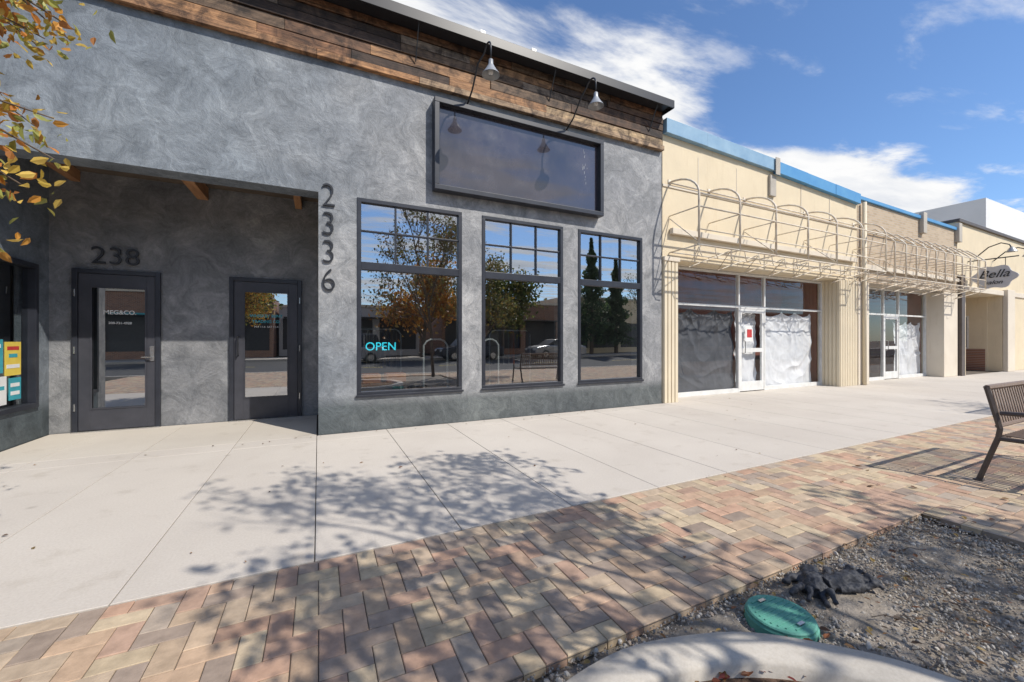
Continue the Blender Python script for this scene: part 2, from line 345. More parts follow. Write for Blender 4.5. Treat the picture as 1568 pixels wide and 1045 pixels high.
P[:,2]=-.026+sc*.4+.01*np.sin(P[:,0]*7)*np.cos(P[:,1]*6)
R=rng.normal(size=(n,3,3)); Q,_=np.linalg.qr(R); defo=rng.uniform(.45,1.1,(n,1,3))
V=np.einsum('nij,nkj->nki',Q,iv[None]*defo)*sc[:,None,None]+P[:,None]
F=(np.arange(n)*len(iv))[:,None,None]+if_[None]
base=np.array([(.46,.42,.36),(.36,.33,.29),(.56,.52,.46),(.42,.34,.27),(.27,.26,.25)])[rng.integers(0,5,n)]*rng.uniform(.75,1.15,(n,1))
npmesh('gravel_stones',V.reshape(-1,3),F.reshape(-1,3),np.repeat(base,len(iv),axis=0),'stone')
r=MB(); n=120; prof=[(RO+.01,-.06),(RO,.045),(RO-.014,.06),(RO-.085,.066),(RI+.014,.06),(RI,.045),(RI-.005,-.06)]
rr=[r.addv([(CC[0]+(a)*math.cos(2*math.pi*q/n),CC[1]+a*math.sin(2*math.pi*q/n),z+.003*math.sin(q*.7)) for q in range(n)]) for a,z in prof]
for a,b_ in zip(rr[:-1],rr[1:]):
    for q in range(n): r.f.append((a+q,a+(q+1)%n,b_+(q+1)%n,b_+q))
r.build('planter_curb_ring','kerb',smooth=True)
MB().lathe([(RI+.02,0),(.5,.01),(.01,.02)],CC[0],CC[1],48).build('planter_mulch','mulch')

def leafquads(P,size,cols,up=None,flat=False):
    n=len(P)
    if flat:
        a=rng.uniform(0,6.283,n); d1=np.stack([np.cos(a),np.sin(a),rng.uniform(-.25,.25,n)],1); d2=np.stack([-np.sin(a),np.cos(a),rng.uniform(-.3,.3,n)],1)
    else:
        d1=rng.normal(size=(n,3)); d1[:,2]-=.4; d1/=np.linalg.norm(d1,axis=1)[:,None]; d2=rng.normal(size=(n,3)); d2-=d1*(d1*d2).sum(1)[:,None]; d2/=np.linalg.norm(d2,axis=1)[:,None]
    nrm=np.cross(d1,d2); s=size[:,None]
    pts=[P-d1*s*.5, P-d1*s*.22+d2*s*.27+nrm*s*.08, P+d1*s*.15+d2*s*.24+nrm*s*.08, P+d1*s*.55+nrm*s*-.06, P+d1*s*.15-d2*s*.24+nrm*s*.08, P-d1*s*.22-d2*s*.27+nrm*s*.08]
    V=np.stack(pts,1); f=np.array([[0,1,2],[0,2,3],[0,3,4],[0,4,5]])
    F=(np.arange(n)*6)[:,None,None]+f[None]
    return V.reshape(-1,3),F.reshape(-1,3),np.repeat(cols,6,axis=0)
def scat(name,x0,x1,y0,y1,n,s0,s1,z,pal):
    P=np.stack([rng.uniform(x0,x1,n),rng.uniform(y0,y1,n),np.full(n,z)+rng.uniform(0,.006,n)],1)
    c=np.array(pal)[rng.integers(0,len(pal),n)]*rng.uniform(.6,1.1,(n,1))
    return leafquads(P,rng.uniform(s0,s1,n),c,flat=True)
def join(parts):
    Vs,Fs,Cs=[],[],[];k=0
    for V,F,C in parts: Vs.append(V);Fs.append(F+k);Cs.append(C);k+=len(V)
    return np.concatenate(Vs),np.concatenate(Fs),np.concatenate(Cs)
lp=[(.3,.16,.06),(.22,.1,.05),(.4,.28,.1),(.16,.1,.06)]
rp=[(.25,.04,.03),(.2,.06,.03),(.32,.12,.05)]
V,F,C=join([scat('',.7,4,.3,1.38,300,.012,.045,.0,lp),scat('',.15,1.98,-.5,1.05,1100,.025,.055,.02,rp+lp),scat('',-3,9,1.5,6,45,.015,.04,.006,lp),scat('',-3.3,6,5.8,6.02,26,.02,.04,.006,lp),scat('',4.1,6,-.2,2.5,24,.03,.06,.006,lp)])
npmesh('fallen_leaves',V,F,C,'leafO')
w=MB()
for i in range(45):
    x,y=random.uniform(1.5,4),random.uniform(.5,1.35); a=random.uniform(0,6.28); l=random.uniform(.03,.1)
    w.tube([(x,y,.0),(x+l*math.cos(a),y+l*math.sin(a),.006),(x+1.8*l*math.cos(a+.3),y+1.8*l*math.sin(a+.3),.002)],.0022,5)
w.build('fallen_twigs','bark')

e=empty('irrigation_valve_box',(1.93,1.13,0))
MB().lathe([(.148,-.05),(.145,.012),(.14,.018)],1.93,1.14,40).build('body','green',e)
MB().lathe([(.138,.014),(.138,.028),(.132,.033),(.02,.035)],1.93,1.14,40).build('lid','green',e)
k=MB()
for i in range(-4,5):
    w=math.sqrt(.115**2-(i*.025)**2)
    k.box(1.93-w,1.93+w,1.14+i*.025-.003,1.14+i*.025+.003,.033,.0375)
k.build('lid_ribs','green',e); 
k=MB(); k.box(1.91,1.95,1.045,1.06,.036,.042); k.box(1.91,1.95,1.22,1.235,.036,.042); k.build('lid_latches','steel',e)

# pair of crumpled work gloves
def glove(parent,ox,oy,ang,mirror,seed):
    rnd=random.Random(seed); w=MB(); ca,sa=math.cos(ang)*1.22,math.sin(ang)*1.22
    def T(x,y,z): 
        y=y*mirror; return (ox+x*ca-y*sa,oy+x*sa+y*ca,-.012+z)
    w.tube([T(-.10,0,.022),T(-.06,.0,.028),T(0,0,.03),T(.05,.0,.027),T(.085,0,.02)],[.045,.038,.045,.05,.035],12)
    w.tube([T(-.06,.03,.018),T(0,.035,.02),T(.07,.035,.018)],[.02,.025,.02],8); w.tube([T(-.06,-.03,.018),T(0,-.035,.02),T(.07,-.035,.018)],[.02,.025,.02],8)
    for i,(yy,L) in enumerate(((-.042,.075),(-.015,.095),(.014,.09),(.042,.07))):
        b1=rnd.uniform(-.02,.02); up=rnd.uniform(.005,.04)
        w.tube([T(.06,yy,.02),T(.06+L*.5,yy*1.35+b1*.5,.02+up),T(.06+L,yy*1.9+b1,.012+up*.3)],[.018,.016,.012],8)
    w.tube([T(-.03,-.04,.018),T(.01,-.085,.025),T(.05,-.105,.018)],[.022,.019,.013],8)
    o=w.build('glove','cloth_bk',parent,smooth=True)
    md=o.modifiers.new('remesh','REMESH'); md.mode='VOXEL'; md.voxel_size=.0045; md.use_smooth_shade=True
    tx=bpy.data.textures.new('crease','CLOUDS'); tx.noise_scale=.04; tx.noise_depth=2
    d=o.modifiers.new('crease','DISPLACE'); d.texture=tx; d.strength=.03; d.mid_level=.5; d.texture_coords='GLOBAL'
    return o
e=empty('work_gloves',(2.45,1.2,0))
glove(e,2.36,1.23,math.radians(215),1,3); glove(e,2.51,1.16,math.radians(-15),-1,5)

# ---------------- stucco building ----------------
B=empty('stucco_storefront_building',(0,D,0))
wins=[(.49,2.035),(2.375,3.915),(4.24,5.765)]
w=MB(); T=.3
z0,z1=.5,3.3
w.box(0,6.285,D,D+T,0,z0); w.box(0,6.285,D,D+T,z1,5.2)
xs=[0]+[q for p in wins for q in p]+[6.285]
for a,b_ in zip(xs[0::2],xs[1::2]): w.box(a,b_,D,D+T,z0,z1)
w.box(-9,0,D,D+T,3.3,5.2)
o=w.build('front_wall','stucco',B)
w=MB(); w.box(-3.32,0,7.7,7.95,0,4.2); w.box(-9,-3.32,D,D+.25,0,3.3); w.box(.0,.25,D+T,7.7,0,3.8)
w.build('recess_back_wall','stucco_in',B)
sx=-3.32
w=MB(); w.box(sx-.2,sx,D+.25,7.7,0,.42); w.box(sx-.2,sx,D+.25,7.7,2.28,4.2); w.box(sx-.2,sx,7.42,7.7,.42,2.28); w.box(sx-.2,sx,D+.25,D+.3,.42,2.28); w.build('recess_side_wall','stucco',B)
w=MB()
for (a,b_,c,d_) in ((D+.3,7.42,.42,.48),(D+.3,7.42,2.22,2.28),(7.36,7.42,.48,2.22),(D+.3,D+.36,.48,2.22)): w.box(sx-.1,sx+.03,a,b_,c,d_)
w.build('side_window_frame','frame',B,.004)
MB().quad((sx-.05,D+.36,.48),(sx-.05,7.36,.48),(sx-.05,7.36,2.22),(sx-.05,D+.36,2.22)).build('side_window_glass','sideglass',B)
w=MB(); w.box(-6,sx-.2,7.7,7.8,0,3.3); w.box(-6,-5.9,6.3,7.7,0,3.3); w.build('side_shop_interior','int',B)
e=empty('window_poster',(sx,7.1,1)); X0=sx-.046
box('sheet_yellow',X0,X0+.003,6.93,7.22,.86,1.27,'yellow',e); box('sheet_teal',X0,X0+.003,6.62,6.9,.9,1.3,'teal',e); box('sheet_low',X0,X0+.003,7.0,7.22,.56,.83,'teal',e); box('sheet_white',X0,X0+.003,6.66,6.96,.52,.86,'paper',e)
for z,a,b_,mt in ((1.17,6.97,7.18,'red'),(1.08,7.0,7.15,'teal'),(.95,6.96,7.19,'paper'),(1.2,6.66,6.86,'paper'),(1.05,6.68,6.84,'yellow'),(.72,7.03,7.19,'paper'),(.62,7.03,7.19,'paper'),(.7,6.7,6.92,'teal')): box('print',X0+.003,X0+.005,a,b_,z,z+.045,mt,e)
box('recess_ceiling',-9,.0,D+T,7.7,3.66,3.72,'ceil',B)
box('timber_cross_beam',-1.68,-1.54,D+T,7.69,3.46,3.655,'beam',B,.006)
box('timber_lintel',-3.3,-.02,D+T+.005,D+T+.09,3.36,3.655,'beam',B,.005)
for x in (-3.1,-.35): box('timber_joist',x,x+.1,D+T+.1,7.69,3.5,3.655,'beam',B,.005)
w=MB(); w.box(-9,6.29,5.75,6.4,5.93,5.98); w.box(-9,6.30,5.73,5.75,5.84,5.99); w.box(6.29,6.305,5.75,6.4,5.84,5.985); w.build('roof_cap','black',B,.004)
box('soffit_board',-9,6.27,5.76,6.02,5.90,5.925,'black',B)
w=MB(); w.box(-9,6.2,6.4,16,5.6,5.8); w.build('roof_deck','black',B)
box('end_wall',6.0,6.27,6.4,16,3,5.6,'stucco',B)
w=MB(); pcs=[(.12,.07,.045),(.07,.045,.034),(.18,.10,.06),(.33,.19,.10),(.16,.11,.075),(.25,.13,.07),(.45,.33,.2),(.24,.19,.15)]
rows=[(5.10,5.20),(5.205,5.34),(5.345,5.50),(5.505,5.64),(5.645,5.77),(5.775,5.895)]
for ri,(a,b_) in enumerate(rows):
    x=-9+random.uniform(-1,0)
    while x<6.27:
        L=random.uniform(.5,2.2); wts=[3,4,3,2,3,2,1.6 if ri in(1,2) else .6,2]
        w.col=random.choices(pcs,wts)[0]; 
        if ri==0: w.col=random.choice([(.54,.29,.14),(.46,.25,.12),(.60,.40,.22),(.34,.19,.10),(.4,.29,.19)])
        if ri==1 and random.random()<.45: w.col=random.choice([(.46,.28,.15),(.5,.37,.22),(.36,.2,.1)])
        w.box(max(x,-9),min(x+L,6.275)-.004,D-.03-random.uniform(0,.03)-(.03 if ri==0 else 0),D+.02,a+random.uniform(0,.008),b_-random.uniform(0,.012)); x+=L
w.build('reclaimed_wood_cladding','wood',B,.003)
box('cladding_backing',-9,6.27,D+.02,D+T,5.2,5.9,'black',B)
w=MB()
for x in (-2.2,1.3,3.6,5.9):
    w.tube([(x,D-.05,5.42),(x,5.77,5.86)],.009,6)
w.build('eave_stay_rods','black',B)
w=MB(); 
for x in (2.3,3.2): w.tube([(x,5.85,5.98),(x,5.85,6.05)],.02,8); w.box(x-.04,x+.04,5.81,5.89,6.05,6.09)
w.build('roof_junction_fittings','galv',B)
w=MB();
for a,b_ in wins:
    y0,y1=D-.012,D+.08; t=.055
    w.box(a,b_,y0,y1,z0,z0+t); w.box(a,b_,y0,y1,z1-t,z1); w.box(a,a+t,y0,y1,z0+t,z1-t); w.box(b_-t,b_,y0,y1,z0+t,z1-t)
    w.box(a+t,b_-t,y0+.002,y1,2.29,2.40)
    for q in (1,2):
        x=a+t+(b_-a-2*t)*q/3; w.box(x-.011,x+.011,y0+.02,y1-.01,2.40,z1-t)
    w.box(a+t,b_-t,y0+.022,y1-.012,2.835,2.857)
    w.box(a-.02,b_+.02,D-.035,D-.0125,z0-.02,z0+.012)
w.build('window_frames','frame',B,.003)
w=MB()
for a,b_ in wins: w.pane(a+.05,b_-.05,D+.04,z0+.05,2.3); w.pane(a+.05,b_-.05,D+.04,2.39,z1-.05)
w.build('window_glass','glass',B)
w=MB(); w.box(.25,6.2,10.5,10.6,0,3.6); w.box(6.15,6.28,D+T,10.5,0,3.6); w.build('shop_interior_walls','int',B)
box('shop_floor',.25,6.15,D+T,10.5,-.01,.015,'floor',B); box('shop_ceiling',.25,6.15,D+T,10.5,3.5,3.6,'int',B)
def door(x0,x1,gx0,gx1,gz0,gz1,hx,pull):
    e=empty('entry_door',((x0+x1)/2,7.7,0)); Y=7.7; zt=2.29
    w=MB(); t=.06; w.box(x0,x0+t,Y-.05,Y-.002,0,zt); w.box(x1-t,x1,Y-.05,Y-.002,0,zt); w.box(x0+t,x1-t,Y-.05,Y-.002,zt-t,zt); w.build('door_frame','frame',e,.004)
    w=MB(); a,b_=x0+t+.005,x1-t-.005; y0,y1=Y-.035,Y-.003
    w.box(a,gx0,y0,y1,.02,zt-t-.005); w.box(gx1,b_,y0,y1,.02,zt-t-.005); w.box(gx0,gx1,y0,y1,.02,gz0); w.box(gx0,gx1,y0,y1,gz1,zt-t-.005); w.build('door_leaf','door',e,.002)
    w=MB(); q=.02; w.box(gx0,gx0+q,y0-.008,y0-.001,gz0,gz1); w.box(gx1-q,gx1,y0-.008,y0-.001,gz0,gz1); w.box(gx0+q,gx1-q,y0-.008,y0-.001,gz0,gz0+q); w.box(gx0+q,gx1-q,y0-.008,y0-.001,gz1-q,gz1); w.build('glazing_bead','door',e)
    MB().pane(gx0+.01,gx1-.01,Y-.02,gz0+.01,gz1-.01).build('door_glass','doorglass',e)
    box('door_dark_backing',gx0,gx1,Y-.004,Y-.0025,gz0,gz1,'black',e) 
    box('threshold',x0,x1,Y-.09,Y-.05,.0,.015,'steel',e)
    w=MB()
    if pull: w.tube([(hx,y0,1.05),(hx,y0-.06,1.06),(hx,y0-.06,1.34),(hx,y0,1.35)],.011,8)
    else:
        w.box(hx-.025,hx+.025,y0-.012,y0,.98,1.2); w.tube([(hx,y0-.05,1.04),(hx-.11,y0-.05,1.04)],.01,8); w.tube([(hx,y0,1.04),(hx,y0-.055,1.04)],.012,8)
    w.build('handle','steel' if not pull else 'black',e)
    w=MB()
    for z in (.35,1.15,1.95): w.tube([((x0+.03) if not pull else (x1-.03),Y-.055,z-.05),((x0+.03) if not pull else (x1-.03),Y-.055,z+.05)],.01,8)
    w.build('hinges','steel',e); return e
d1=door(-3.078,-2.118,-2.89,-2.276,.31,2.05,-2.215,False)
d2=door(-1.27,-.255,-1.083,-.449,.35,2.08,-1.15,True)
text('shop_name','MEG&CO.',(-2.575,7.672,1.66),.082,.001,'paper',d1,sx=1.0,off=.0008); text('phone','208-731-4928',(-2.575,7.672,1.52),.045,.001,'paper',d1,off=.0003)
text('shop_name','WHISKEY BENT',(-.766,7.672,1.66),.066,.001,'teal',d2,off=.001); text('shop_line','TRADING CO.',(-.766,7.672,1.57),.062,.001,'teal',d2,off=.001); text('hours','M-F 11-6  SAT 11-4',(-.766,7.672,1.49),.042,.001,'paper',d2)
e=empty('address_numbers',(-2.6,7.7,2.37))
text('digits','238',(-2.62,7.665,2.375),.35,.012,'black',e,sx=1.05,off=-.003)
e=empty('address_numbers',(.11,D,1.94))
for i,ch in enumerate('2336'): text('digit_'+str(i),ch,(.125,D-.02,3.115-i*.385),.46,.01,'black',e,sx=.88,off=-.009)
e=empty('blank_wall_sign',(3.17,D,3.54)); y0=D-.16
w=MB(); a,b_,c,d_=1.56,4.70,3.55,4.93; t=.075
w.box(a,b_,y0,D-.001,c,c+t); w.box(a,b_,y0,D-.001,d_-t,d_); w.box(a,a+t,y0,D-.001,c+t,d_-t); w.box(b_-t,b_,y0,D-.001,c+t,d_-t); w.build('sign_box_frame','frame',e,.006)
box('sign_panel',a+t,b_-t,D-.07,D-.05,c+t,d_-t,'signpanel',e)
w=MB()
for i in range(14):
    xx=4.34+random.uniform(-.05,.05); z=random.uniform(4.0,4.7); w.box(xx,xx+random.uniform(.002,.007),D-.0725,D-.0705,z,z+random.uniform(.02,.06))
w.build('scraped_marks','galv',e)
def goose(x,hx,z):
    e=empty('gooseneck_wall_lamp',(x,D,4.97)); w=MB()
    w.tube([(x,D-.09,4.97),(x,D-.03,4.97)],.05,16); 
    pts=[(x,D-.06,4.97),(x,5.75,5.08),(x,5.5,5.33)]+[(hx,5.29+.13*math.cos(math.radians(30+i*15)),5.36+.13*math.sin(math.radians(30+i*15))) for i in range(0,11)]+[(hx,5.16,5.2)]
    w.tube(pts,.013,8); w.build('arm','black',e,smooth=True)
    MB().lathe([(.125,z-.06),(.118,z-.045),(.085,z),(.055,z+.05),(.035,z+.09),(.032,z+.15),(.01,z+.17)],hx,5.16,28).build('shade','galv',e,smooth=True)
    MB().lathe([(.01,z-.06),(.035,z-.04),(.03,z+.02),(.01,z+.03)],hx,5.16,16).build('bulb','paper',e,smooth=True)
goose(2.10,2.157,5.03); goose(3.93,3.956,5.05)
e=empty('open_sign',(.72,D+.12,1.1)); text('letters','OPEN',(.83,D+.12,1.14),.17,.004,'neon',e); 
MB().tube([(.7,D+.12,1.27),(.83,D+.12,1.48),(.96,D+.12,1.27)],.004,6).build('hanging_cord','black',e)
def rack(x,y,wd,h,cl=True):
    e=empty('clothes_rack',(x,y,0)); w=MB()
    w.tube([(x-wd,y,.05),(x-wd,y,h-.1),(x-wd+.05,y,h-.03),(x-wd+.12,y,h),(x+wd-.12,y,h),(x+wd-.05,y,h-.03),(x+wd,y,h-.1),(x+wd,y,.05)],.016,8)
    for s in (-wd,wd): w.tube([(x+s,y-.22,.05),(x+s,y+.22,.05)],.014,8)
    w.tube([(x-wd,y,.25),(x+wd,y,.25)],.01,8); w.build('frame','paper',e,smooth=True)
    if not cl: return
    w=MB()
    for i in range(7):
        xx=x-wd+.12+i*(2*wd-.24)/6; w.col=random.choice([(.3,.3,.3),(.5,.1,.04),(.5,.45,.35),(.05,.1,.2)])
        w.prism([(xx-.012,h-.75),(xx+.012,h-.75),(xx+.012,h-.1),(xx,h-.02),(xx-.012,h-.1)],y-.2,y+.2)
    w.build('hanging_clothes','leafO',e)
rack(1.75,6.55,.2,1.3,False); rack(2.7,6.5,.16,1.3,False); rack(3.9,8.2,.5,1.5); rack(1.0,8.3,.5,1.5)
e=empty('display_table',(1.0,6.9,0)); w=MB(); w.box(.55,1.45,6.6,7.2,.55,.6)
for a in (.58,1.38):
    for b_ in (6.63,7.13): w.box(a,a+.05,b_,b_+.05,0,.55)
w.build('table_top_and_legs','floor',e,.004); w=MB()
for a,b_,m_ in ((.62,.9,0),(.98,1.3,0)): w.box(a,b_,6.7,6.95,.602,.75)
w.build('folded_shirts','orange',e,.02)

# ---------------- beige building ----------------
E=empty('beige_storefront_building',(10,D,0))
def ztop(x): return 5.77-.13*(x-6.3)/3.65 if x<9.95 else 5.60-.2*(x-9.95)/3.87
w=MB(); 
w.prism([(6.31,2.95),(9.95,2.95),(9.95,5.36),(6.31,5.48)],D+.0,D+.35); w.prism([(9.953,2.95),(13.8,2.95),(13.8,5.12),(9.953,5.32)],D+.004,D+.35); w.build('upper_wall','beige',E)
w=MB()
for x in (7.35,8.6,9.93,11.1,12.4): w.box(x-.008,x+.008,D-.006,D+.0,4.5,5.2)
w.box(6.31,13.8,D-.02,D-.001,4.42,4.47); w.build('panel_joints','cream2',E)
w=MB(); x=6.32
while x<9.9:
    x2=min(x+1.2,9.94); w.prism([(x,ztop(x)-.29),(x2-.008,ztop(x2)-.29),(x2-.008,ztop(x2)),(x,ztop(x))],D-.1+random.uniform(-.01,.01),D+.4); x=x2
w.build('faded_blue_fascia','blue',E,.006)
w=MB(); x=9.98
while x<13.79:
    x2=min(x+1.27,13.8); w.prism([(x,ztop(x)-.28),(x2-.008,ztop(x2)-.28),(x2-.008,ztop(x2)),(x,ztop(x))],D-.1+random.uniform(-.01,.01),D+.4); x=x2
w.build('blue_fascia','blue2',E,.006)
box('parapet_post',9.85,10.02,D-.13,D-.115,5.25,5.66,'kerb',E,.004); box('stub_pilaster',9.75,9.98,D-.06,D-.001,4.75,5.25,'kerb',E,.01)
def corr(name,x0,x1,y0,y1,z0,z1,parent,mat='cream',side=False):
    w=MB(); w.box(x0,x1,y0+.02,y1,z0,z1); p=.085
    n=max(1,int((x1-x0)/p)); q=(x1-x0)/n
    for i in range(n): w.box(x0+i*q+.012,x0+(i+1)*q-.012,y0,y0+.021,z0,z1-.001)
    if side:
        n=max(1,int((y1-y0)/p)); q=(y1-y0)/n
        for i in range(n): w.box(x0-.02,x0+.001,y0+i*q+.012,y0+(i+1)*q-.012,z0,z1-.001)
    return w.build(name,mat,parent,.004)
corr('left_pilaster',6.32,6.72,D-.04,6.5,0,2.948,E); corr('right_pilaster',12.9,13.78,D-.02,6.6,0,2.948,E,side=True)
box('pilaster_cap',6.31,6.75,D-.06,D-.0,2.9,2.99,'cream2',E,.01)
box('storefront_soffit',6.72,12.9,D+.35,6.62,2.94,3.0,'cream2',E)
box('shop_box_back',6.4,13.6,7.6,7.7,0,3.2,'redwall',E); box('interior_floor',6.8,12.9,6.58,7.6,0,.02,'floor',E); box('interior_ceiling',6.4,13.6,6.6,7.6,3.1,3.2,'redwall',E)
box('interior_side',12.92,13.0,6.62,7.6,0,3.1,'redwall',E)
w=MB(); w.box(6.31,13.8,D+.35,16,4.8,4.95); w.build('roof_deck','black',E)
def storefront(x0,dx0,dx1,x1,zt,tr,Y,parent):
    w=MB(); t=.05
    def V_(x,a=0,b_=None): w.box(x-t/2,x+t/2,Y-.03,Y+.05,a,b_ or zt)
    for x in (x0+t/2,dx0,dx1,x1-t/2): V_(x)
    for a,b_ in ((x0+t,dx0-t/2),(dx1+t/2,x1-t)):
        w.box(a,b_,Y-.028,Y+.048,0,.1); w.box(a,b_,Y-.028,Y+.048,tr-.025,tr+.025); w.box(a,b_,Y-.028,Y+.048,zt-t,zt)
    w.box(dx0+t/2,dx1-t/2,Y-.028,Y+.048,zt-t,zt); w.box(dx0+t/2,dx1-t/2,Y-.028,Y+.048,tr-.04,tr+.03)
    w.box(dx0+t/2,dx0+.11,Y-.02,Y+.03,.02,tr-.04); w.box(dx1-.11,dx1-t/2,Y-.02,Y+.03,.02,tr-.04); w.box(dx0+.11,dx1-.11,Y-.02,Y+.03,.02,.25); w.box(dx0+.11,dx1-.11,Y-.02,Y+.03,.98,1.08); w.box(dx0+.11,dx1-.11,Y-.02,Y+.03,tr-.14,tr-.04)
    w.build('storefront_frames','white',parent,.003)
    w=MB(); w.pane(x0+t,dx0-t/2,Y+.005,.1,zt-t); w.pane(dx1+t/2,x1-t,Y+.005,.1,zt-t); w.pane(dx0+.1,dx1-.1,Y+.005,.2,tr-.1); w.pane(dx0+t/2,dx1-t/2,Y+.005,tr+.03,zt-t); w.build('storefront_glass','glass2',parent)
    w=MB(); w.tube([(dx0+.17,Y-.02,.95),(dx0+.17,Y-.07,.97),(dx0+.17,Y-.07,1.25),(dx0+.17,Y-.02,1.27)],.012,8); w.build('door_pull','steel',parent)
storefront(6.95,9.3,10.3,12.9,2.93,2.1,6.5,E)
box('left_jamb',6.73,6.95,6.44,6.6,0,2.94,'cream2',E)
def drape(name,x0,x1,zt,zb,Y,mat,parent,seed,sagk=.22):
    rnd=random.Random(int(seed*10)); nx,nz=150,110;V=[]; W_=x1-x0
    pins=[(x0+W_*p,zt+.02) for p in (0,.36+rnd.uniform(-.05,.05),.7+rnd.uniform(-.05,.05),1.0)]
    for j in range(nz):
        for i in range(nx):
            a=i/(nx-1); b_=j/(nz-1); x=x0+W_*a
            sag=0
            for (pa,_),(pb,_) in zip(pins[:-1],pins[1:]):
                if pa<=x<=pb: t=(x-pa)/(pb-pa); sag=sagk*4*t*(1-t)*(pb-pa)/W_*1.6
            z=zt-sag-(zt-sag-zb)*b_
            wn=mn.noise(Vector((x*1.7,seed,z*1.7))); dd=0
            for k,(px_,pz_) in enumerate(pins):
                dx,dz=x-px_,z-pz_; r_=math.hypot(dx,dz)+.05; th=math.atan2(dx,-dz)
                dd+=abs(math.sin(th*(4+k)+wn*2.0+k*1.3))**.8*.045*math.exp(-r_*.75)
            t=abs(mn.noise(Vector((x*.8+seed,seed,z*2.4+1.6*math.sin(a*3.14)+wn)))); dd+=.09*t
            dd+=.012*abs(mn.noise(Vector((x*6,seed+4,z*6))))
            V.append((x,Y+.02+dd,z))
    I=np.arange(nx*nz).reshape(nz,nx); F=np.stack([I[:-1,:-1],I[:-1,1:],I[1:,1:],I[1:,:-1]],-1).reshape(-1,4)
    npmesh(name,np.array(V),F,np.ones((len(V),3)),mat,parent,True)
drape('window_sheet_dark',7.0,9.26,2.02,.08,6.53,'cloth_dk',E,1.3); drape('window_sheet_white',10.34,12.6,2.04,.08,6.53,'cloth_wh',E,7.7); drape('door_sheet_white',9.4,10.2,2.0,.2,6.56,'cloth_wh',E,4.1,.05)
box('door_notice',9.55,9.85,6.488,6.493,1.25,1.65,'paper',E); box('door_notice_red',9.62,9.8,6.482,6.486,1.35,1.55,'red',E)

# ---------------- tan brick building ----------------
G=empty('tan_brick_storefront_building',(17,D,0))
w=MB(); w.prism([(13.81,2.95),(20.5,2.95),(20.5,5.16),(13.81,5.28)],D,D+.35); w.build('upper_brick_wall','tanbrick',G)
w=MB(); w.prism([(13.82,5.282),(20.5,5.162),(20.5,5.26),(13.82,5.38)],D-.06,D+.4); w.build('blue_coping','blue2',G,.005)
box('left_pier',13.81,14.4,D-.03,6.6,0,2.94,'cream2',G,.01); box('right_pier',19.4,20.5,D-.03,6.6,0,2.94,'cream2',G,.01)
for x in (17.6,20.35): box('parapet_post',x,x+.25,D-.12,D-.002,4.75,5.42,'kerb',G,.01)
MB().tube([(14.0,D-.09,0),(14.0,D-.09,5.2)],.05,10).build('downspout','cream',G,smooth=True)
box('soffit',14.4,19.4,D+.35,6.6,2.94,3.0,'cream2',G)
storefront(14.4,16.4,17.4,19.4,2.93,2.1,6.5,G)
box('shop_back',14.1,20,8.2,8.3,0,3.2,'int',G); box('interior_ceiling',14.1,20,6.6,8.2,3.1,3.2,'int',G); box('interior_side',19.42,19.5,6.62,8.2,0,3.1,'redwall',G)
w=MB(); w.box(13.81,20.5,D+.35,16,4.7,4.85); w.build('roof_deck','black',G)
drape('window_sheet_white',17.45,19.3,1.9,.08,6.53,'cloth_wh',G,2.2)
box('window_poster_red',14.9,15.4,6.515,6.52,1.2,1.7,'red',G)
# ---------------- corner shop ----------------
H=empty('corner_shop_building',(27,D,0))
w=MB(); w.prism([(20.55,3.05),(34,3.05),(34,5.3),(20.55,5.5)],D,D+.4); w.box(20.55,21.3,D,D+.4,0,3.05); w.box(24.9,34,D,D+.4,0,3.05); w.build('front_wall','beige',H)
w=MB(); w.prism([(20.5,5.5),(34.05,5.3),(34.05,5.4),(20.5,5.6)],D-.08,D+.45); w.build('coping','bronze',H)
box('recess_wall_low',21.3,24.9,8.0,8.1,0,.95,'redbrick',H); box('recess_wall_high',21.3,24.9,8.0,8.1,2.2,3.05,'beige',H); box('brick_jamb',23.0,24.9,7.98,8.1,.95,2.2,'redbrick',H)
w=MB(); w.box(21.3,23.0,7.96,8.06,.95,1.05); w.box(21.3,23.0,7.96,8.06,2.1,2.2); w.box(22.1,22.18,7.96,8.06,1.05,2.1); w.box(22.92,23,7.96,8.06,1.05,2.1); w.build('window_frame','white',H)
MB().pane(21.3,22.95,8.02,1.05,2.1).build('window_glass','glass',H); box('window_sign',21.5,22.0,8.0,8.005,1.25,1.7,'paper',H)
box('recess_ceiling',21.3,24.9,D+.4,8.1,3.05,3.15,'beige',H)
w=MB(); w.box(24.85,24.95,D+.4,7.0,0,3.05); w.box(24.85,24.95,7.0,8.1,0,.9); w.box(24.85,24.95,7.0,8.1,2.3,3.05); w.build('recess_cheek','beige',H); box('cheek_window_glass',24.9,24.91,7.0,8.1,.9,2.3,'frame',H); box('cheek_brick',24.82,24.849,6.5,8.0,0,.9,'redbrick',H); 
w=MB()
for a in (7.0,7.52,8.0): w.box(24.84,24.9,a-.03,a+.03,.9,2.3)
for z in (.93,2.27): w.box(24.84,24.9,7.03,7.97,z-.03,z+.03)
w.build('cheek_window_frame','white',H)
w=MB(); w.box(24.9,25.7,D-.15,D-.002,0,3.3); w.build('white_pier','cream2',H,.02); box('dark_pilaster',20.56,20.85,D-.12,D-.002,0,3.6,'bronze',H,.01)
box('lintel_band',20.86,34,D-.05,D-.002,3.06,3.25,'cream2',H,.01)
box('right_cheek_wall',20.55,34,8.1,16,0,4.9,'beige',H)
SX,yc,zc=21.45,5.42,3.5
e=empty('projecting_shop_sign',(SX,yc,zc)); w=MB(); n=40
def pr(i): return 1+.10*math.cos(6*math.pi*i/n*2)
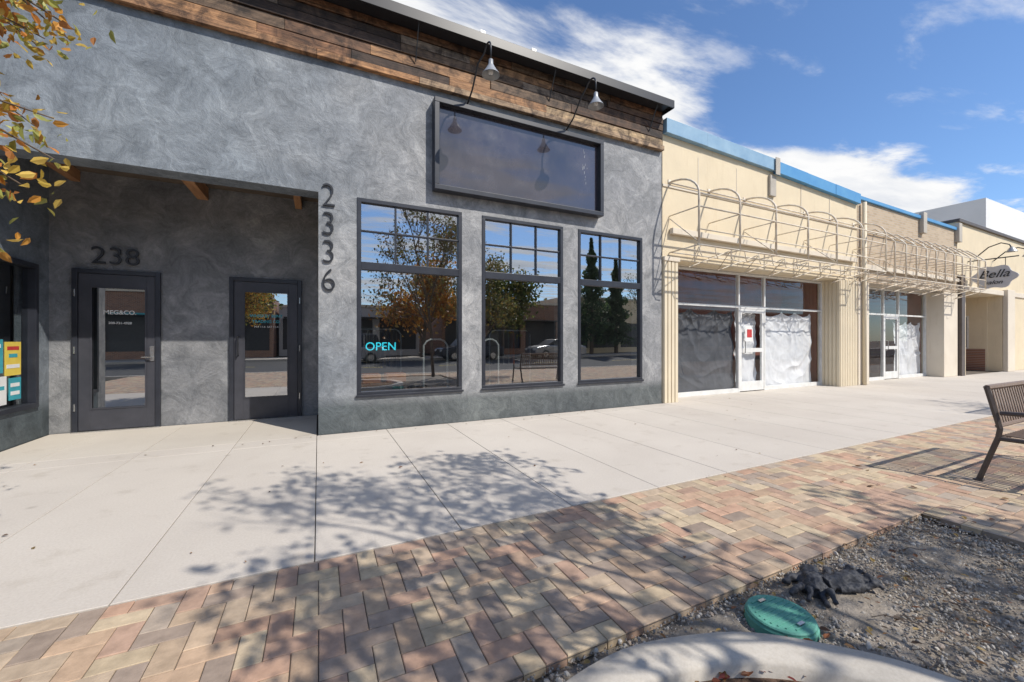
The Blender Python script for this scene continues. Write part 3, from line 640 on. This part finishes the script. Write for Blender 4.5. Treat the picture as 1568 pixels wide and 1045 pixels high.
k0=w.addv([(SX,yc+.52*pr(i)*math.cos(2*math.pi*i/n),zc+.40*pr(i)*math.sin(2*math.pi*i/n)) for i in range(n)]); k1=w.addv([(SX+.07,yc+.52*pr(i)*math.cos(2*math.pi*i/n),zc+.40*pr(i)*math.sin(2*math.pi*i/n)) for i in range(n)])
w.f.append(tuple(k0+i for i in range(n))); w.f.append(tuple(k1+n-1-i for i in range(n)))
for i in range(n): w.f.append((k0+i,k1+i,k1+(i+1)%n,k0+(i+1)%n))
w.build('sign_board','greys',e)
text('sign_script','Bella',(SX-.015,yc,zc-.02),.38,.006,'black',e,rotz=math.radians(-90),shear=.4); text('sign_line','salon',(SX-.015,yc,zc-.25),.2,.006,'black',e,rotz=math.radians(-90),shear=.4)
MB().tube([(SX+.03,6.05,4.15),(SX+.03,4.85,4.15)],.02,8).tube([(SX+.03,5.15,4.15),(SX+.03,5.15,3.85)],.01,6).tube([(SX+.03,5.75,4.15),(SX+.03,5.75,3.8)],.01,6).build('bracket','black',e)
for x in (22.3,24.0):
    e=empty('gooseneck_sign_lamp',(x,D,4.6)); MB().tube([(x,D,4.4),(x,D-.3,4.7),(x,D-.6,4.8),(x,D-.8,4.7),(x,D-.85,4.55)],.02,8).build('arm','black',e,smooth=True); MB().lathe([(.15,4.43),(.1,4.51),(.04,4.6),(.01,4.62)],x,D-.85,20).build('shade','galv',e,smooth=True)
box('distant_warehouse',41.6,70,10.85,40,-.1,11.1,'whitewall')

# ---------------- awning frames ----------------
def awning(x0,x1,step,zb,zf,zt,P,parent_name,style):
    e=empty(parent_name,((x0+x1)/2,D,3.5)); w=MB(); yf=D-P; n=int(round((x1-x0)/step)); st=(x1-x0)/n; r=.021
    for i in range(n+1):
        x=x0+i*st
        if style=='bow':
            pts=[(x,D-.01,zt)]+[(x,D-.02-(P-.02)*math.sin(math.radians(a)),zf+(zt-zf)*math.cos(math.radians(a))) if a>0 else (x,D-.02,zt) for a in range(0,91,12)]+[(x,yf,zf),(x,yf,zb)]
        else:
            pts=[(x,D-.01,zt),(x,D-.3,zt-.02),(x,yf+.08,zf+.1),(x,yf,zf),(x,yf,zb)]
        w.tube(pts,r,8)
        w.tube([(x,yf,zb+.0),(x,D-.01,zb-.02)],.014,6)
        w.tube([(x,yf,zf-.25),(x,D-.01,zf-.25)],.013,6)
        if i%2==0: w.tube([(x,yf,zb+.05),(x,D-.01,zf-.3)],.011,6)
        w.box(x-.04,x+.04,D-.012,D-.002,zt-.06,zt+.06)
    for (y,z,rr_) in ((yf,zb,.019),(yf,zf-.25,.017),(yf,zf,.017),(D-.05,zb-.02,.014),(D-.04,zt-.02,.016),(yf+.35,zb-.01,.013),(yf,zb+.3,.013)):
        w.tube([(x0-.02,y,z),(x1+.02,y,z)],rr_,6)
    k=int((x1-x0)/.42); pts=[]
    for i in range(k+1):
        x=x0+(x1-x0)*i/k; pts.append((x,yf-.005 if i%2==0 else D-.1,zb-.04 if i%2==0 else zb-.3))
    w.tube(pts,.010,6)
    for i in range(0,k,1):
        x=x0+(x1-x0)*i/k; w.tube([(x,yf,zb),(x+.06,yf+.02,zb-.14),(x+.16,yf+.06,zb-.2)],.009,6)
    w.build('tube_frame','awn',e,smooth=True)
    w=MB(); w.box(x0,x1,D-.10,D-.013,zf-.62,zf-.5); w.build('mounting_rail','cream2',e,.006)
awning(6.5,13.6,1.1,3.1,4.08,4.52,.72,'awning_frame','bow')
awning(14.1,20.4,.62,3.0,3.95,4.4,.72,'awning_frame','trap')

# ---------------- bench ----------------
def bench(x,y,L):
    e=empty('park_bench',(x+L/2,y,0)); w=MB()
    for xx in (x,x+L):
        w.tube([(xx,y+.08,0),(xx,y-.04,.42),(xx,y-.05,.5),(xx,y+.03,.86)],.022,6)
        w.tube([(xx,y-.58,0),(xx,y-.5,.42),(xx,y-.5,.6),(xx,y-.44,.66),(xx,y-.05,.64)],.02,6)
        w.tube([(xx,y-.04,.41),(xx,y-.5,.42)],.02,6)
        w.box(xx-.03,xx+.03,y+.05,y+.11,0,.012); w.box(xx-.03,xx+.03,y-.61,y-.55,0,.012)
    w.build('side_frames','bronze',e)
    w=MB(); w.tube([(x,y+.03,.86),(x+L,y+.03,.86)],.024,6); w.tube([(x,y-.035,.52),(x+L,y-.035,.52)],.018,6)
    n=int(L/.062)
    for i in range(1,n):
        xx=x+L*i/n; k=w.addv([(xx-.014,y-.035,.52),(xx+.014,y-.035,.52),(xx+.014,y+.03,.86),(xx-.014,y+.03,.86),(xx-.014,y-.027,.52),(xx+.014,y-.027,.52),(xx+.014,y+.038,.86),(xx-.014,y+.038,.86)])
        w.f+=[tuple(k+i for i in q) for q in ((0,1,2,3),(7,6,5,4),(0,4,5,1),(1,5,6,2),(3,7,4,0))]
    w.build('back_slats','slat',e)
    w=MB(); w.tube([(x,y-.5,.42),(x+L,y-.5,.42)],.02,6); w.tube([(x,y-.05,.41),(x+L,y-.05,.41)],.016,6)
    for i in range(1,n):
        xx=x+L*i/n; w.box(xx-.015,xx+.015,y-.5,y-.05,.43,.44)
    w.build('seat_slats','slat',e)
bench(5.5,1.40,1.6); bench(10.75,2.2,1.5)

# ---------------- cars across the street (seen in the window reflections) ----------------
def car(x,y,mat,suv=False):
    e=empty('parked_car',(x,y,0)); H=1.75 if suv else 1.45; w=MB(); z=-.14
    body=[(x-2.25,z+.3),(x-2.25,z+.7),(x-2.1,z+.85),(x-1.3,z+.98),(x+1.9,z+1.0),(x+2.2,z+.9),(x+2.25,z+.35),(x+1.8,z+.25),(x-1.9,z+.25)]
    w.prism(body,y-.88,y+.88); w.build('body','carpaint' if mat==0 else 'cardark',e,.08)
    cab=[(x-1.25,z+.97),(x-.55,z+H-.05),(x-.3,z+H),(x+(1.7 if suv else .9),z+H),(x+(2.0 if suv else 1.6),z+.97)]
    w=MB(); w.prism(cab,y-.74,y+.74); w.build('greenhouse_glass','frame',e,.05)
    w=MB(); w.box(x-.35,x+(1.6 if suv else .85),y-.72,y+.72,z+H,z+H+.03); 
    for xx in (x-.0,x+.95): w.box(xx,xx+.07,y+.735,y+.76,z+.97,z+H-.02)
    w.build('roof_and_pillars','carpaint' if mat==0 else 'cardark',e,.01)
    w=MB()
    for xx in (x-1.4,x+1.35):
        for yy in (y-.9,y+.7): w.tube([(xx,yy,z+.33),(xx,yy+.2,z+.33)],.33,20)
    w.build('wheels','black',e,.02)
    w=MB()
    for xx in (x-1.4,x+1.35): w.tube([(xx,y+.9,z+.33),(xx,y+.91,z+.33)],.2,14)
    w.build('hubcaps','steel',e); w=MB()
    for yy in (y-.65,y+.65): w.box(x-2.27,x-2.2,yy-.15,yy+.15,z+.62,z+.75)
    w.build('headlights','paper',e)
car(9.5,-14.3,1,True); car(16.5,-14.3,0); car(1.5,-14.4,0,True)

# ---------------- trees ----------------
def tree(name,base,height,spread,leafn,lsize,pal,seed,levels=5,trunk_r=.09,first=.35,leafspread=.25,droop=0,lean=(0,0)):
    rnd=random.Random(seed); w=MB(); tips=[]
    def br(p,d,L,r,lv):
        n=4; pts=[p.copy()]; rs=[r]; q=p.copy(); dd=d.copy()
        for i in range(n):
            dd=(dd+Vector((rnd.uniform(-1,1),rnd.uniform(-1,1),rnd.uniform(-.5,1)))*.13).normalized()
            q=q+dd*(L/n); pts.append(q.copy()); rs.append(r*(1-.45*(i+1)/n)); 
            if lv>=2: tips.append(q.copy())
        w.tube(pts,rs,7 if lv<2 else 4,caps=False)
        if lv>=levels: return
        k=3
        if lv==0: k=6
        for i in range(k):
            f=rnd.uniform(.35,1) if lv>0 else rnd.uniform(first,1)
            idx=f*n; a=int(min(idx,n-1)); pp=pts[a].lerp(pts[a+1],idx-a)
            az=rnd.uniform(0,6.283) if lv>0 else i*2.4+rnd.uniform(-.3,.3); tilt=rnd.uniform(.45,.95)*spread
            o=dd.orthogonal().normalized(); o.rotate(Quaternion(dd,az)); nd=(dd*math.cos(tilt)+o*math.sin(tilt)+Vector((0,0,.12-droop))).normalized()
            br(pp,nd,L*rnd.uniform(.55,.75) if lv>0 else L*rnd.uniform(.42,.6),rs[a]*.6,lv+1)
        br(pts[-1],dd,L*.55,rs[-1],lv+1)
    br(Vector(base),Vector((lean[0],lean[1],1)).normalized(),height*.5,trunk_r,0)
    e=empty(name,base); w.build('trunk_and_limbs','bark',e,smooth=True)
    if leafn:
        T=np.array([t[:] for t in tips])
        wt=rng.random(len(T))**2; wt/=wt.sum(); idx=rng.choice(len(T),leafn,p=wt)
        P=T[idx]+rng.normal(size=(leafn,3))*leafspread
        c=np.array(pal)[rng.integers(0,len(pal),leafn)]*rng.uniform(.55,1.2,(leafn,1))
        V,F,C=leafquads(P,rng.uniform(.6,1.2,leafn)*lsize,c); npmesh('foliage',V,F,C,'leafO',e)
    return e
aut=[(.5,.3,.05),(.55,.22,.04),(.35,.3,.06),(.45,.15,.03),(.2,.22,.05)]
grn=[(.1,.13,.03),(.06,.1,.03),(.16,.15,.04)]
tree('street_tree',(3.6,-1.6,0),6.2,.8,3000,.10,[(.25,.22,.08),(.28,.18,.08),(.17,.18,.06)],3,5,.06,.3,.08)
tree('street_tree',(5.6,-2.6,0),5.2,.9,3200,.10,[(.15,.17,.05),(.22,.2,.06),(.3,.2,.05)],14,4,.055,.3,.14)
def neartree():
    rnd=random.Random(21); base=Vector((-2.1,2.4,0)); e=empty('autumn_street_tree',base); w=MB()
    ctr=Vector((-2.08,2.5,2.95)); R=Vector((1.2,1.1,1.5))
    trunk=[base+Vector((0.03*math.sin(i),.02*math.cos(i*2),i*.45)) for i in range(10)]
    w.tube(trunk,[.085-.007*i for i in range(10)],9)
    Ps=[]
    for i in range(290):
        while True:
            v=Vector((rnd.uniform(-1,1),rnd.uniform(-1,1),rnd.uniform(-1,1)))
            if .45<v.length<1: break
        tip=ctr+Vector((v.x*R.x,v.y*R.y,v.z*R.z))
        z0_=max(1.5,min(3.9,tip.z-.05-rnd.uniform(.0,.5))); st=Vector((base.x,base.y,z0_))
        mid=st.lerp(tip,.55)+Vector((0,0,.22)); q1=st.lerp(mid,.5)+Vector((0,0,.05)); q2=mid.lerp(tip,.55)+Vector((rnd.uniform(-.04,.04),rnd.uniform(-.04,.04),.04))
        w.tube([st,q1,mid,q2,tip],[.018,.013,.009,.006,.003],5,caps=False)
        nl=rnd.choice([25,40,55,65])
        for k in range(nl):
            f=rnd.random()**.7; p=(mid.lerp(q2,f*2) if f<.5 else q2.lerp(tip,f*2-1))
            Ps.append(p+Vector((rnd.gauss(0,.06),rnd.gauss(0,.06),rnd.gauss(-.03,.06))))
    w.build('trunk_and_limbs','bark',e,smooth=True)
    P=np.array([p[:] for p in Ps]); n=len(P); pal_=np.array([(.62,.44,.08),(.66,.32,.06),(.48,.44,.10),(.38,.40,.10),(.70,.50,.12),(.55,.22,.05)])
    c=pal_[rng.integers(0,6,n)]*rng.uniform(.6,1.15,(n,1)); V,F,C=leafquads(P,rng.uniform(.035,.065,n),c); npmesh('foliage',V,F,C,'leafO',e)
neartree()
tree('autumn_tree',(6.8,-17,0),6.5,1.0,4000,.3,[(.6,.27,.05),(.5,.2,.04),(.55,.36,.08)],5,4,.14,.25,.45)
tree('green_tree',(12.8,-16.2,0),6.5,1.0,4000,.28,[(.14,.17,.04),(.09,.13,.03),(.25,.22,.06)],6,4,.14,.25,.45)
tree('green_tree',(-6,-17.5,0),8,1.0,4000,.32,grn+aut[2:3],8,4,.16,.25,.5)
tree('street_tree',(-9,-1.8,0),6.5,.8,1500,.08,aut,9,4,.07,.3,.2)
tree('street_tree',(14,-1.8,0),6.0,.8,1500,.08,grn,10,4,.07,.3,.2)
def pine(x,y,h):
    e=empty('pine_tree',(x,y,0)); MB().tube([(x,y,0),(x,y,h)],[.2,.03],8).build('trunk','bark',e)
    n=4000; t=rng.random(n)**.8; a=rng.uniform(0,6.283,n); R_=(1-t)*h*.24*rng.uniform(.3,1,n)*(.8+.3*np.sin(t*40)); P=np.stack([x+R_*np.cos(a),y+R_*np.sin(a),.8+t*(h-.8)],1)
    c=np.array([(.06,.10,.045),(.09,.14,.055)])[rng.integers(0,2,n)]*rng.uniform(.6,1.3,(n,1)); V,F,C=leafquads(P,rng.uniform(.2,.4,n),c); npmesh('needles',V,F,C,'leafO',e)
pine(22.5,-17.8,10.5); pine(25.5,-18.0,9)
e=empty('street_lamp',(2.1,-16.3,0)); MB().tube([(2.1,-16.3,0),(2.1,-16.3,4.2)],[.08,.05],10).build('pole','black',e); MB().lathe([(.12,4.2),(.22,4.7),(.25,4.75),(.05,5.0),(.01,5.05)],2.1,-16.3,12).build('lantern','black',e)
def shop(x0,x1,y1,h,mat,name,awn=None):
    e=empty(name,((x0+x1)/2,y1,0)); w=MB(); n=max(2,int((x1-x0)/3)); q=(x1-x0)/n
    w.box(x0,x1,y1-12,y1-.3,0,h); w.box(x0,x1,y1-.3,y1,2.9,h); w.box(x0,x1,y1-.3,y1,0,.5)
    for i in range(n+1):
        xx=x0+i*q; w.box(max(x0,xx-.25),min(x1,xx+.25),y1-.3,y1,.5,2.9)
    w.build('walls',mat,e); box('cornice',x0-.05,x1+.05,y1-.3,y1+.1,h,h+.2,'cream2',e)
    w=MB()
    for i in range(n): w.box(x0+i*q+.25,x0+(i+1)*q-.25,y1-.2,y1-.19,.5,2.9)
    w.build('shop_windows','frame',e)
    if awn: MB().prism([(x0+.4,2.9),(x1-.4,2.9),(x1-.4,3.0),(x0+.4,3.0)],y1,y1+1.1).build('canopy',awn,e)
shop(-30,-16,-19,5,'tanbrick','brick_shop'); shop(-15.8,-3,-19,4.4,'redbrick','red_brick_shop','teal'); shop(-2.8,7.5,-21,3.8,'greys','grey_shop','black'); shop(9,20,-19.5,4.4,'redbrick','red_brick_shop','bronze'); shop(20.2,34,-19.5,5.2,'beige','beige_shop'); shop(36,60,-19,4.5,'tanbrick','brick_shop')

# ---------------- world ----------------
W=bpy.data.worlds.new("World"); S.world=W; W.use_nodes=True; nt=W.node_tree; bg=nt.nodes['Background']
el=math.asin(SUN.z); az=math.atan2(SUN.x,SUN.y)
sky=N(nt,'ShaderNodeTexSky',sky_type='NISHITA'); sky.sun_disc=False; sky.sun_elevation=el; sky.sun_rotation=az; sky.air_density=1.0; sky.dust_density=.3; sky.ozone_density=3.0
tint=mixc(nt,1.0,sky.outputs[0],(.86,1.0,1.16),'MULTIPLY')
def mth(op,a,b=None,c=None,clamp=False):
    n=N(nt,'ShaderNodeMath',operation=op,use_clamp=clamp)
    for i,v in enumerate((a,b,c)):
        if v is None: continue
        if isinstance(v,(int,float)): n.inputs[i].default_value=v
        else: nt.links.new(v,n.inputs[i])
    return n.outputs[0]
def sstep(v,a,b):
    n=N(nt,'ShaderNodeMapRange',interpolation_type='SMOOTHSTEP'); nt.links.new(v,n.inputs[0]); n.inputs[1].default_value=a; n.inputs[2].default_value=b; return n.outputs[0]
tc=N(nt,'ShaderNodeTexCoord'); sp=N(nt,'ShaderNodeSeparateXYZ'); nt.links.new(tc.outputs['Generated'],sp.inputs[0])
zc=mth('MAXIMUM',sp.outputs[2],.04); px=mth('DIVIDE',sp.outputs[0],zc); py=mth('DIVIDE',sp.outputs[1],zc)
cb=N(nt,'ShaderNodeCombineXYZ'); nt.links.new(mth('MULTIPLY',px,.8),cb.inputs[0]); nt.links.new(mth('MULTIPLY',py,2.0),cb.inputs[1])
n1=noise_node(nt,cb.outputs[0],1.6,10,.6,.25); n2=noise_node(nt,cb.outputs[0],.9,8,.6,.2)
nn=mth('SUBTRACT',n1.outputs[0],.5)
g=mth('SUBTRACT',px,1.9); g=mth('MULTIPLY',g,g); g=mth('MULTIPLY',g,-6.0); g=mth('EXPONENT',g)
v=mth('MULTIPLY_ADD',nn,.9,py); v=mth('MULTIPLY_ADD',g,-.30,v)
band=sstep(v,1.0,1.22)
wisp=mth('MULTIPLY',sstep(n1.outputs[0],.54,.72),.5)
back=mth('MULTIPLY',sstep(n2.outputs[0],.44,.58),sstep(mth('MULTIPLY',py,-1.0),0,.5))
cl=mth('MAXIMUM',mth('MAXIMUM',band,wisp),mth('MULTIPLY',back,.9),clamp=True)
cl=mth('MULTIPLY',cl,sstep(sp.outputs[2],.02,.12))
cc=ramp(nt,n1.outputs[0],[(.35,(.78,.81,.87)),(.6,(1,1,1))])
sc_=N(nt,'ShaderNodeVectorMath',operation='SCALE'); nt.links.new(cc.outputs[0],sc_.inputs[0]); sc_.inputs['Scale'].default_value=6.6
mx=N(nt,'ShaderNodeMix',data_type='RGBA'); nt.links.new(cl,mx.inputs[0]); nt.links.new(tint,mx.inputs[6]); nt.links.new(sc_.outputs[0],mx.inputs[7])
nt.links.new(mx.outputs[2],bg.inputs[0]); bg.inputs[1].default_value=.15
L=bpy.data.lights.new('sun','SUN'); L.energy=4.8; L.angle=math.radians(.5); L.color=(1,.94,.85); lo=bpy.data.objects.new('sun',L); S.collection.objects.link(lo); lo.rotation_euler=SUN.to_track_quat('Z','Y').to_euler(); lo.location=(5,-8,12)
cam=bpy.data.cameras.new('camera'); co=bpy.data.objects.new('camera',cam); S.collection.objects.link(co); S.camera=co
co.location=(0,0,1.3); co.rotation_euler=(math.radians(90),0,math.radians(-25.7)); cam.sensor_width=36; cam.lens=14.14; cam.shift_y=-.0016; cam.clip_end=1500; cam.clip_start=.05
